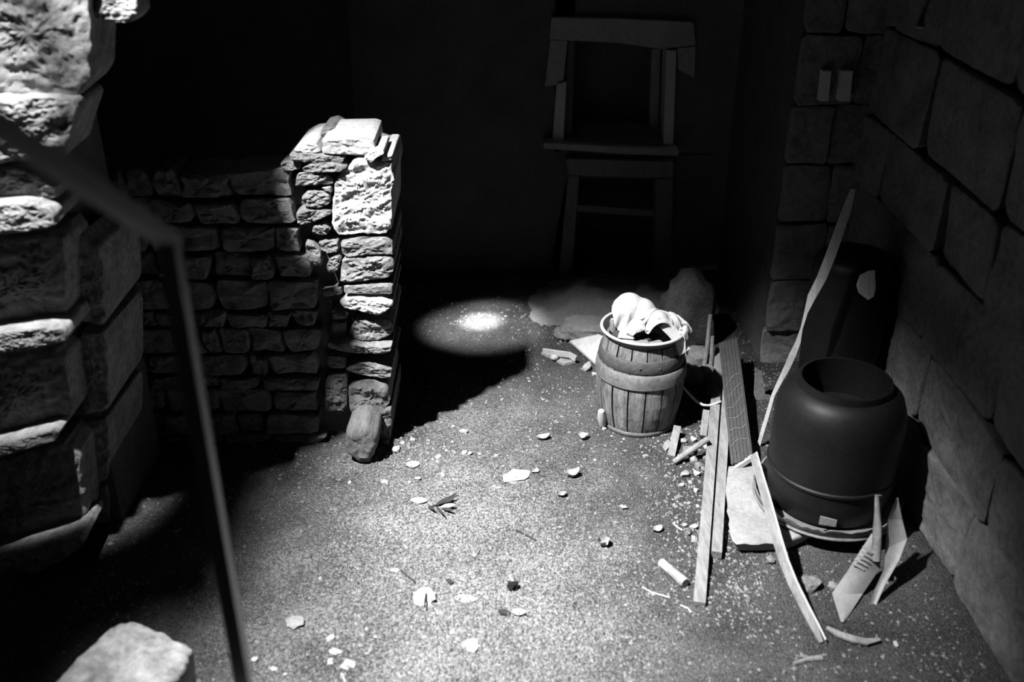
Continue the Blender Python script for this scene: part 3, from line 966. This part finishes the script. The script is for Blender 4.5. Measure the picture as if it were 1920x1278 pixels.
Ls = [aty(1634, 1000, 2.96), aty(1612, 1034, 2.92), aty(1586, 1075, 2.87), aty(1560, 1112, 2.82), fl(1576, 1164, 0.004)]
Rs = [aty(1652, 1000, 2.96), aty(1652, 1034, 2.93), aty(1650, 1065, 2.90), aty(1618, 1112, 2.83), fl(1584, 1164, 0.004)]
bld = link('blade', plate(MB(), Ls, Rs, 0.005, 0.012, (-0.3, -0.8, 0.4)), 'sheet', sh, smooth=False)
link('handle', MB().tube([aty(1643, 1050, 2.90), aty(1645, 990, 2.945), aty(1647, 928, 3.0)], [0.017, 0.016, 0.013], 10), 'wood', sh, smooth=True)
for k in range(5):
    a = aty(1618 - k * 5, 1024 + k * 8, 2.905 - 0.006 * k)
    b = aty(1636 - k * 4, 1036 + k * 8, 2.900 - 0.006 * k)
    link('rib', MB().tube([a, b], 0.0025, 6), 'enamel', bld)
h0 = fl(1612, 1190, 0.002)
bp_ = thing('bent_plate', 'thin bent plate standing on its narrow end between shovel and wall', 'plate', (h0.x, h0.y, H(h0.x, h0.y)))
Ls = [aty(1680, 935, 3.02), aty(1664, 975, 2.98), aty(1660, 1030, 2.93), aty(1658, 1065, 2.88), aty(1640, 1105, 2.82), aty(1624, 1145, 2.76), fl(1610, 1190, 0.002)]
Rs = [aty(1684, 935, 3.02), aty(1692, 975, 3.0), aty(1701, 1010, 2.96), aty(1686, 1050, 2.9), aty(1660, 1095, 2.83), aty(1640, 1140, 2.77), fl(1617, 1190, 0.002)]
link('sheet', plate(MB(), Ls, Rs, 0.005, -0.01, (-0.5, -0.8, 0.2)), 'sheet', bp_)

# two short battens fixed on the buttress, pole above
for (xa, xb, lab) in ((1532, 1548, 'left one of two short pale pegs fixed on the right wall'), (1568, 1588, 'right one of two short pale pegs fixed on the right wall')):
    m = MB()
    a = [aty(x, y, 4.60) for x, y in [(xa + 4, 128), (xb + 4, 128), (xb - 2, 184), (xa - 2, 184)]]
    m.quadstrip([[p - Vector((0, 0.06, 0)) for p in a], [p + Vector((0, 0.02, 0)) for p in a]])
    tag(link('wall_peg', m, 'old_paint'), lab, 'peg', 'pegs on the right wall')
tag(link('pole', MB().tube([aty(1724, 52, 3.9), aty(1738, -10, 3.95), aty(1760, -120, 4.0)], [0.016, 0.02, 0.02], 10), 'wood', smooth=True), 'stub of a round pole hanging high on the right wall', 'pole')
# slim post in the dark behind the rubble wall
tag(link('timber_post', MB().bar([(-0.92, 5.6, -0.02), (-0.92, 5.6, 4.3)], 0.075, 0.075, Vector((1, 0, 0))), 'dark_wood'), 'slim dark timber post standing behind the rubble wall', 'post')

# ------------------------------------------------------------------ heap behind and beside the barrel
hc = fl(1090, 580)
hm = MB()
for i in range(25):
    row_ = []
    for j in range(33):
        u, v = i / 24 * 2 - 1, j / 32 * 2 - 1
        x, y = hc.x + 0.24 + v * 0.60, hc.y + 0.10 + u * 0.34
        e = max(0.0, 1 - u * u) * max(0.0, 1 - v * v)
        hgt = 0.16 * e * (0.75 + 0.7 * noise.noise(Vector((x * 3, y * 3, 2))) + 0.25 * noise.noise(Vector((x * 11, y * 11, 2))))
        row_.append(Vector((x, min(y, BY - 0.06), H(x, y) - 0.012 + max(0.0, hgt))))
    hm.v += row_
for i in range(24):
    for j in range(32):
        q = i * 33 + j
        hm.f.append((q, q + 1, q + 34, q + 33))
tag(link('earth_heap', hm, 'sack', smooth=True), 'low heap of dusty earth against the foot of the back wall', 'heap')
sk = thing('sack', 'flattened dusty sack lying behind the barrel', 'sack', fl(1110, 612))
skc = fl(1112, 616, 0.05)
link('sack_body', MB().rock(skc, (0.17, 0.11, 0.055), 21, 4, 0.16, -0.15, 2.4), 'sack', sk, smooth=170)
link('sack_mouth', MB().rock(skc + Vector((-0.165, -0.01, -0.022)), (0.05, 0.06, 0.026), 23, 3, 0.3, 0.3, 2.4), 'sack', sk, smooth=170)
tb = [atz(1068, 640, 0.03), atz(1122, 628, 0.12), atz(1150, 640, 0.12), atz(1150, 690, 0.05), atz(1116, 682, 0.02)]
tag(link('offcut_board', MB().poly(tb, 0.014, (0, -0.3, 1)), 'pale_wood'), 'pale pointed board offcut lying left of the barrel', 'board')
shp = fl(1050, 672, 0.0)
so = thing('old_shoe', 'worn-out grey shoe sole with curled upper on the floor near the barrel', 'shoe', shp)
link('sole', MB().bar([fl(1018, 660, 0.012), fl(1040, 668, 0.008), fl(1062, 680, 0.008), fl(1078, 676, 0.012)], [0.03, 0.05, 0.055, 0.03], 0.014, Vector((0.3, 1, 0))), 'grey_chip', so)
link('upper', MB().bar([fl(1019, 658, 0.03), fl(1045, 662, 0.04), fl(1068, 665, 0.045), fl(1080, 672, 0.035)], 0.012, 0.03, Vector((0.3, 1, 0))), 'chip', so)
link('tongue', MB().rock(fl(1040, 669, 0.025), (0.022, 0.018, 0.016), 9, 2), 'chip', so, smooth=True)

# big dark rock and rubble to the right behind the barrel
rk = [(1284, 640, 0.13, 0.13, 0.22, 'dark_rock', 'tallest dark boulder in the heap behind the barrel'),
      (1305, 690, 0.08, 0.08, 0.07, 'mid_stone', 'middling stone at the right of the boulder behind the barrel'),
      (1300, 715, 0.05, 0.05, 0.045, 'grey_chip', 'pale stone in front of the boulder behind the barrel'),
      (1322, 712, 0.05, 0.04, 0.05, 'grey_chip', 'pale stone resting against the upright sticks'),
      (1285, 700, 0.06, 0.05, 0.05, 'mid_stone', 'dark stone close to the right side of the barrel')]
for i, (x, y, a, b, c, m_, lab) in enumerate(rk):
    p = fl(x, y)
    tag(link('boulder' if i == 0 else 'rubble_stone', MB().rock(p + Vector((0, 0, c * 0.75)), (a, b, c), 40 + i, 3, 0.3), m_, smooth=True), lab, 'stone')
for i, (a, b, r_, lab) in enumerate([((1318, 705), (1332, 590), 0.013, 'upright stick leaning left of its neighbour behind the barrel'),
                                     ((1330, 708), (1336, 630), 0.012, 'shorter upright stick leaning behind the barrel')]):
    p = fl(a[0], a[1])
    q = aty(b[0], b[1], p.y + 0.05)
    tag(link('stick', MB().tube([p, p.lerp(q, 0.5) + Vector((0.004, 0, 0)), q], [r_, r_ * 0.9, r_ * 0.8], 8), 'wood', smooth=True), lab, 'stick')
wr = [aty(x, y, Y) for x, y, Y in ((1278, 722, 4.1), (1292, 738, 4.08), (1306, 752, 4.06), (1318, 759, 4.05), (1328, 760, 4.05), (1340, 757, 4.06), (1352, 752, 4.06))]
tag(link('bent_twig', MB().tube(wr, [0.004, 0.006, 0.007, 0.007, 0.006, 0.006, 0.005], 8), 'pale_wood', smooth=True), 'bent pale twig jutting from the barrel towards the battens', 'twig')
# sticks and offcuts in front of it
e0, e1 = fl(1263, 866, 0.012), fl(1328, 822, 0.10)
tag(link('stick', MB().tube([e0, e0.lerp(e1, 0.5), e1], [0.013, 0.015, 0.014], 10), 'wood', smooth=True), 'round stick lying slantwise across the rubble beside the battens', 'stick')
e0, e1 = fl(1258, 856, 0.012), aty(1270, 800, 3.92)
tag(link('offcut', MB().bar([e0, e1], 0.034, 0.016, Vector((1, 0, 0))), 'wood'), 'short wood offcut standing at the right foot of the barrel', 'offcut')
e0, e1 = fl(1318, 818, 0.02), aty(1324, 770, 4.0)
tag(link('offcut', MB().bar([e0, e1], 0.03, 0.02, Vector((1, 0, 0))), 'wood'), 'upright wood offcut behind the slanting stick', 'offcut')
e0, e1 = fl(1240, 1054, 0.018), fl(1282, 1090, 0.018)
ck = thing('peg', 'short round peg with a pale end lying left of the longest batten', 'peg', fl(1264, 1076))
md = e0.lerp(e1, 0.42)
link('pale_end', MB().tube([e0, md], 0.017, 12), 'chip', ck)
link('dark_end', MB().tube([md, e1, e1 + (e1 - md).normalized() * 0.01], [0.0172, 0.020, 0.017], 12), 'grey_chip', ck)
cu = fl(1126, 792)
cp = thing('broken_cup', 'small white broken cup beside the left foot of the barrel', 'cup', cu)
ax = (aty(1127, 770, 3.98) - fl(1130, 796, 0.015))
link('cup_wall', MB().tube([fl(1130, 796, 0.016), fl(1130, 796, 0.016) + ax * 0.55, fl(1130, 796, 0.016) + ax], [0.016, 0.022, 0.014], 14), 'enamel', cp, smooth=True)
link('shard', MB().rock(fl(1133, 803, 0.006), (0.012, 0.008, 0.006), 5, 1), 'enamel', cp)

# ------------------------------------------------------------------ litter on the floor
S = 1 / FPX


def pxm(px, py):
    p = fl(px, py)
    return (p - Vector((0, 0, CAM_H))).dot(Vector((0, CP, -SP))) / FPX


def chip(x, y, w, h, material, label, cat='stone', name='stone_chip', seed=0, group=None, thick=0.35):
    k = pxm(x, y)
    p = fl(x, y)
    sx, sy = w * k / 2 * 0.85, h * k / 2 / 0.66
    sz = max(0.004, thick * min(sx, sy))
    return tag(link(name, MB().rock(p + Vector((0, 0, sz * 0.6)), (sx, sy, sz), seed + x, 1 if w < 24 else 2, 0.75, RND.uniform(-0.4, 0.4)), material), label, cat, group)


def leaf(x, y, w, h, curl, yaw, material, label, group=None, cup=0.0):
    k = pxm(x, y)
    p = fl(x, y)
    L, W_ = w * k, max(0.010, h * k / 0.62)
    R = Matrix.Rotation(yaw, 3, 'Z')
    rows = []
    for i in range(9):
        t = i / 8
        hw = W_ / 2 * math.sin(math.pi * (0.06 + 0.88 * t)) ** 0.8
        zc = curl * (2 * t - 1) ** 2 * L * 0.5 + 0.004
        r = []
        for j in range(5):
            s = j / 2 - 1
            r.append(p + R @ Vector((L * (t - 0.5), hw * s, zc + cup * L * s * s)))
        rows.append(r + [q - Vector((0, 0, 0.0015)) for q in reversed(r)])
    o = tag(link('fallen_leaf', MB().quadstrip(rows), material), label, 'leaf', group)
    return o


def twig(path, r, material, label, h=0.005):
    pts = [fl(x, y, h) for x, y in path]
    return tag(link('twig', MB().tube(pts, r, 6), material), label, 'twig')


leaf(1018, 823, 26, 9, 0.35, 0.25, 'chip', 'curled white leaf in front of the barrel, left of another', cup=0.2)
leaf(1093, 822, 18, 12, 0.6, -0.3, 'chip', 'upturned white leaf directly before the left side of the barrel', cup=0.35)
leaf(1073, 893, 28, 12, 0.55, 0.2, 'chip', 'white leaf curled upright on bare dirt before the barrel', cup=0.3)
leaf(1053, 930, 18, 8, 0.3, 0.1, 'grey_chip', 'small greyish curled leaf below the upright white leaf', cup=0.3)
leaf(1132, 1022, 20, 16, 0.5, -1.0, 'grey_chip', 'dark folded leaf alone on the dirt left of the peg', cup=0.5)
leaf(774, 872, 26, 14, 0.05, 0.1, 'leaf', 'oval pale leaf lying flat near the foot of the rubble wall', cup=0.05)
leaf(785, 940, 32, 12, 0.05, -0.1, 'leaf', 'oval pale leaf lying flat beside the dark dry sprig', cup=0.05)
leaf(872, 1124, 22, 26, 0.05, 1.4, 'leaf', 'round pale leaf right of the biggest pale stone', cup=0.05)
leaf(945, 1150, 24, 9, 0.1, -0.3, 'dark_leaf', 'dark pointed leaf touching a pale chip in the lit gravel', cup=0.1)
leaf(972, 1151, 28, 11, 0.15, -0.15, 'chip', 'pale leaf touching the dark pointed leaf', cup=0.15)
leaf(1232, 995, 22, 10, 0.4, 0.4, 'leaf', 'pale curled leaf left of the battens on dark dirt', cup=0.2)
leaf(1168, 953, 9, 9, 0.4, 1.2, 'chip', 'tiny white leaf standing between barrel and peg', cup=0.3)
chip(798, 1120, 48, 26, 'chip', 'biggest pale stone, lying in the lit gravel', seed=1)
chip(885, 1211, 34, 20, 'chip', 'bright pale stone nearest the bottom of the view', seed=2)
chip(555, 1168, 44, 18, 'grey_chip', 'flat grey stone in the dim gravel right of the handrail post', seed=3)
chip(740, 1070, 22, 8, 'chip', 'slim pale stone above the biggest pale stone', seed=4)
chip(962, 1102, 24, 14, 'black', 'lump of black charcoal in the lit gravel', 'charcoal', 'charcoal_lump', seed=5, thick=0.8)
chip(845, 1092, 18, 10, 'dark_leaf', 'dark brown clod left of the charcoal lump', 'clod', 'dirt_clod', seed=6, thick=0.6)
chip(968, 893, 58, 22, 'leaf', 'large ragged pale flake in the middle of the floor', 'flake', 'plaster_flake', seed=7, thick=0.12)
chip(1004, 884, 20, 9, 'chip', 'small pale chip just above the large ragged flake', seed=8, thick=0.5)
chip(936, 914, 18, 6, 'grey_chip', 'sliver of grey stone below the large ragged flake', seed=9)
chip(868, 810, 16, 9, 'chip', 'bright pale chip at the edge of the wall shadow', seed=10, thick=0.6)
chip(628, 1222, 26, 9, 'chip', 'long pale chip at the dim lower left of the gravel', seed=11)
chip(652, 1246, 30, 14, 'grey_chip', 'greyish stone at the very bottom left of the gravel', seed=12)
chip(1516, 1096, 44, 26, 'mid_stone', 'rough dark clod between the bent lath and shovel', 'clod', 'dirt_clod', seed=13, thick=0.6)
chip(1560, 1100, 20, 18, 'grey_chip', 'grey lump touching the corner of the shovel blade', 'clod', 'dirt_clod', seed=14, thick=0.8)
chip(1446, 1054, 20, 14, 'mid_stone', 'small dark clod below the slab left of the bent lath', 'clod', 'dirt_clod', seed=15, thick=0.7)
chip(1680, 1208, 10, 8, 'chip', 'tiny pale chip right of the bark strip', seed=16, thick=0.7)
small = [(830, 891, 9, 10), (783, 898, 16, 7), (870, 849, 13, 7), (882, 850, 12, 8), (822, 857, 14, 7), (720, 905, 17, 8), (838, 845, 8, 5),
         (620, 1197, 16, 9), (478, 1237, 14, 9), (705, 1195, 12, 6), (848, 1187, 18, 6), (620, 1240, 14, 7), (768, 905, 9, 5), (755, 830, 10, 6),
         (900, 852, 8, 6), (1210, 855, 14, 5), (850, 800, 8, 5), (1030, 1040, 9, 5), (1114, 1090, 8, 5), (930, 855, 10, 5), (600, 1085, 9, 5), (742, 845, 18, 12),
         (725, 830, 14, 10), (760, 815, 14, 9), (774, 825, 12, 8), (655, 905, 9, 5), (515, 1255, 18, 8), (535, 1265, 12, 6), (688, 1180, 9, 5)]
small_labels = '''upright grey chip between the oval leaf and the ragged flake
pale chip just below the oval leaf near the rubble wall
left one of two touching pale chips before the wall shadow
right one of two touching pale chips before the wall shadow
pale chip a little left of the two touching chips
pale chip in front of the boulder at the wall foot
tiny grey chip above left of the two touching chips
pale chip right of the flat grey stone in dim gravel
pale chip close to the foot of the handrail post
grey chip below left of the biggest pale stone
thin pale chip above the bright stone nearest the bottom
pale chip below the long pale chip at lower left
tiny grey chip left of the dark dry sprig
pale chip beside the boulder at the wall foot, highest there
pale chip right of the two touching chips
thin grey chip before the foot of the barrel
pale chip highest along the edge of the wall shadow
pale chip right of the dark thin twig above the charcoal
grey chip between the charcoal lump and the round peg
pale chip above the large ragged flake
pale chip alone on the dim left border of the gravel
biggest grey chip in the cluster beside the wall boulder
pale chip touching the right side of the wall boulder
pale chip in the shaded cluster beside the wall, rightmost but one
grey chip in the shaded cluster beside the wall, rightmost
pale chip alone left of the boulder in the dim dirt
pale chip at the bottom edge, right of the handrail post
small grey chip at the bottom edge, beside a larger pale one
pale chip left of the biggest pale stone in dim gravel'''.split('\n')
for i, (x, y, w, h) in enumerate(small):
    chip(x, y, w, h, 'chip' if i % 3 else 'grey_chip', small_labels[i], seed=60 + i, group='small chips on the lit floor', thick=0.6)
pieces = [(1250, 838, 18, 16), (1262, 826, 14, 12), (1290, 850, 26, 14), (1302, 866, 22, 14), (1320, 838, 16, 16), (1310, 876, 18, 10), (1284, 892, 22, 10), (1306, 890, 18, 11), (1318, 880, 12, 12),
          (1296, 908, 14, 8), (1305, 920, 10, 8), (1322, 856, 12, 14), (1280, 830, 16, 10), (1300, 826, 16, 10), (1312, 905, 10, 7), (1276, 912, 12, 7), (1300, 990, 20, 9), (1290, 1000, 16, 8), (1302, 1012, 18, 9), (1284, 985, 12, 5),
          (1268, 935, 9, 6), (1290, 945, 10, 6), (1308, 950, 9, 6), (1256, 960, 8, 5), (1100, 690, 20, 14), (1112, 700, 12, 10)]
rubble_labels = '''grey rubble stone touching the foot of the standing offcut, on its left
pale rubble stone hidden behind the standing offcut
dark rubble stone under the middle of the slanting stick
grey rubble stone right below the slanting stick, large
pale rubble stone under the upper end of the slanting stick
dark rubble stone below the large grey one under the stick
grey flat rubble stone lowest left of the heap by the stick
pale rubble stone in the heap, touching the longest batten low down
dark rubble stone in the heap, wedged against the longest batten
grey rubble stone below the heap beside the longest batten
pale small rubble stone below the heap beside the longest batten
dark rubble stone beside the upright offcut and the batten
grey rubble stone above the slanting stick, left one of two
pale rubble stone above the slanting stick, right one of two
dark small rubble stone by the batten under the heap
grey small rubble stone left of the batten under the heap
pale rubble stone by the white twig, nearest the batten
dark rubble stone by the white twig, lying lower left
grey rubble stone lowest of the three by the white twig
pale sliver touching the white twig left of the batten
dark pebble alone between the heap and the pale curled leaf
grey pebble between the heap and the white twig
pale pebble close to the batten above the white twig
dark pebble above left of the white twig'''.split('\n')
for i, (x, y, w, h) in enumerate(pieces[:-2]):
    chip(x, y, w, h, ['grey_chip', 'chip', 'mid_stone'][i % 3], rubble_labels[i], name='rubble_stone', seed=160 + i, group='rubble between barrel and battens', thick=0.8)
chip(1100, 692, 22, 16, 'chip', 'white crumbled lump left of the barrel below the board offcut', seed=191, thick=0.8)
chip(1116, 703, 12, 10, 'chip', 'small white lump touching the left side of the barrel', seed=192, thick=0.8)

# dry sprig of dark leaves
sp = fl(830, 945)
sg = thing('dry_sprig', 'dark dry sprig of narrow leaves lying in the lit gravel', 'sprig', sp)
link('stem', MB().tube([fl(803, 951, 0.006), fl(822, 944, 0.010), fl(856, 924, 0.014)], 0.003, 6), 'dark_leaf', sg)
for a, b, w in (((815, 947), (845, 930), 0.016), ((822, 945), (857, 928), 0.018), ((826, 950), (854, 945), 0.02), ((818, 949), (832, 964), 0.010), ((828, 952), (850, 956), 0.014), ((826, 940), (850, 936), 0.018), ((803, 949), (815, 955), 0.010)):
    p, q = fl(a[0], a[1], 0.010), fl(b[0], b[1], 0.026)
    link('leaf', MB().bar([p, p.lerp(q, 0.35), p.lerp(q, 0.7), q], [0.004, w, w * 0.9, 0.003], 0.0016, Vector((0.2, 1, 0.5))), 'leaf' if w == 0.02 else 'dark_leaf', sg)
twig([(962, 992), (978, 998), (1006, 1013)], 0.003, 'dark_leaf', 'dark thin twig above the charcoal lump')
twig([(884, 1040), (894, 1038), (899, 1030)], 0.003, 'grey_chip', 'short hooked twig in the lit gravel')
twig([(1030, 1064), (1046, 1074), (1060, 1086)], 0.002, 'grey_chip', 'hair-thin twig right of the charcoal lump')
twig([(1204, 1100), (1222, 1110), (1256, 1120)], 0.003, 'pale_wood', 'pale thin twig below the round peg')
twig([(1276, 1134), (1290, 1140), (1297, 1148)], 0.003, 'pale_wood', 'pale thin twig at the end of the longest batten')
twig([(752, 1068), (765, 1080), (780, 1092)], 0.003, 'dark_leaf', 'dark thin twig above the biggest pale stone')
twig([(796, 1138), (797, 1124), (799, 1112)], 0.003, 'dark_leaf', 'dark stalk across the biggest pale stone', h=0.022)
twig([(1262, 980), (1270, 988), (1280, 994)], 0.004, 'chip', 'white twig in the rubble left of the battens')
twig([(1488, 1244), (1512, 1236), (1542, 1234)], 0.007, 'wood', 'pair-like grey twig below the end of the bent lath')
twig([(1500, 1228), (1518, 1233), (1540, 1230)], 0.006, 'wood', 'short grey twig crossing another below the bent lath')
bk = [fl(x, y, 0.012) for x, y in [(1550, 1176), (1572, 1188), (1600, 1198), (1625, 1203), (1650, 1199)]]
tag(link('bark_strip', MB().bar(bk, [0.010, 0.024, 0.03, 0.028, 0.012], 0.008, Vector((0.2, 1, 0))), 'wood'), 'curved pale bark strip under the bent plate', 'bark')
twig([(490, 1268), (640, 1262), (648, 1278)][1:], 0.003, 'chip', 'straight pale stalk at the bottom left of the gravel')


# ------------------------------------------------------------------ grit: tens of thousands of tiny stones
def grit(seed, count, lo, hi, test):
    rg = np.random.default_rng(seed)
    oct_v = np.array([(1, 0, 0), (-1, 0, 0), (0, 1, 0), (0, -1, 0), (0, 0, 1), (0, 0, -0.6)])
    oct_f = np.array([(0, 2, 4), (2, 1, 4), (1, 3, 4), (3, 0, 4), (2, 0, 5), (1, 2, 5), (3, 1, 5), (0, 3, 5)])
    V, F = [], []
    k = 0
    while k < count:
        x, y = rg.uniform(-1.6, 1.6), rg.uniform(2.1, 5.7)
        if rg.uniform() > test(x, y):
            continue
        s = lo + (hi - lo) * rg.uniform() ** 3
        sc = s * rg.uniform(0.6, 1.3, 3)
        a = rg.uniform(0, 6.28)
        R = np.array([[math.cos(a), -math.sin(a), 0], [math.sin(a), math.cos(a), 0], [0, 0, 1]])
        v = (oct_v * rg.uniform(0.75, 1.25, (6, 1)) * sc) @ R.T + np.array([x, y, H(x, y) + s * 0.25])
        F.append(oct_f + 6 * k)
        V.append(v)
        k += 1
    mb = MB()
    me_ = bpy.data.meshes.new('grit')
    me_.from_pydata(np.concatenate(V).tolist(), [], np.concatenate(F).tolist())
    return me_


def dens(x, y):
    d = 0.10
    d += 0.9 * max(0.0, 1 - ((x + 0.15) / 0.75) ** 2 - ((y - 2.75) / 0.85) ** 2)
    d += 0.35 * max(0.0, 1 - ((x - 0.80) / 0.25) ** 2 - ((y - 3.4) / 0.9) ** 2)
    d += 0.35 * max(0.0, 1 - ((x + 0.5) / 0.35) ** 2 - ((y - 3.7) / 0.3) ** 2)
    d *= 0.6 + 0.8 * noise.noise(Vector((x * 3, y * 3, 0)))
    return max(0.02, d)


gm = grit(4, 26000, 0.0022, 0.010, dens)
gm.materials.append(M['gravel'])
go = bpy.data.objects.new('grit', gm)
COL.objects.link(go)
go['kind'] = 'stuff'
tag(go, 'fine loose grit and gravel scattered over the dirt floor', 'gravel')
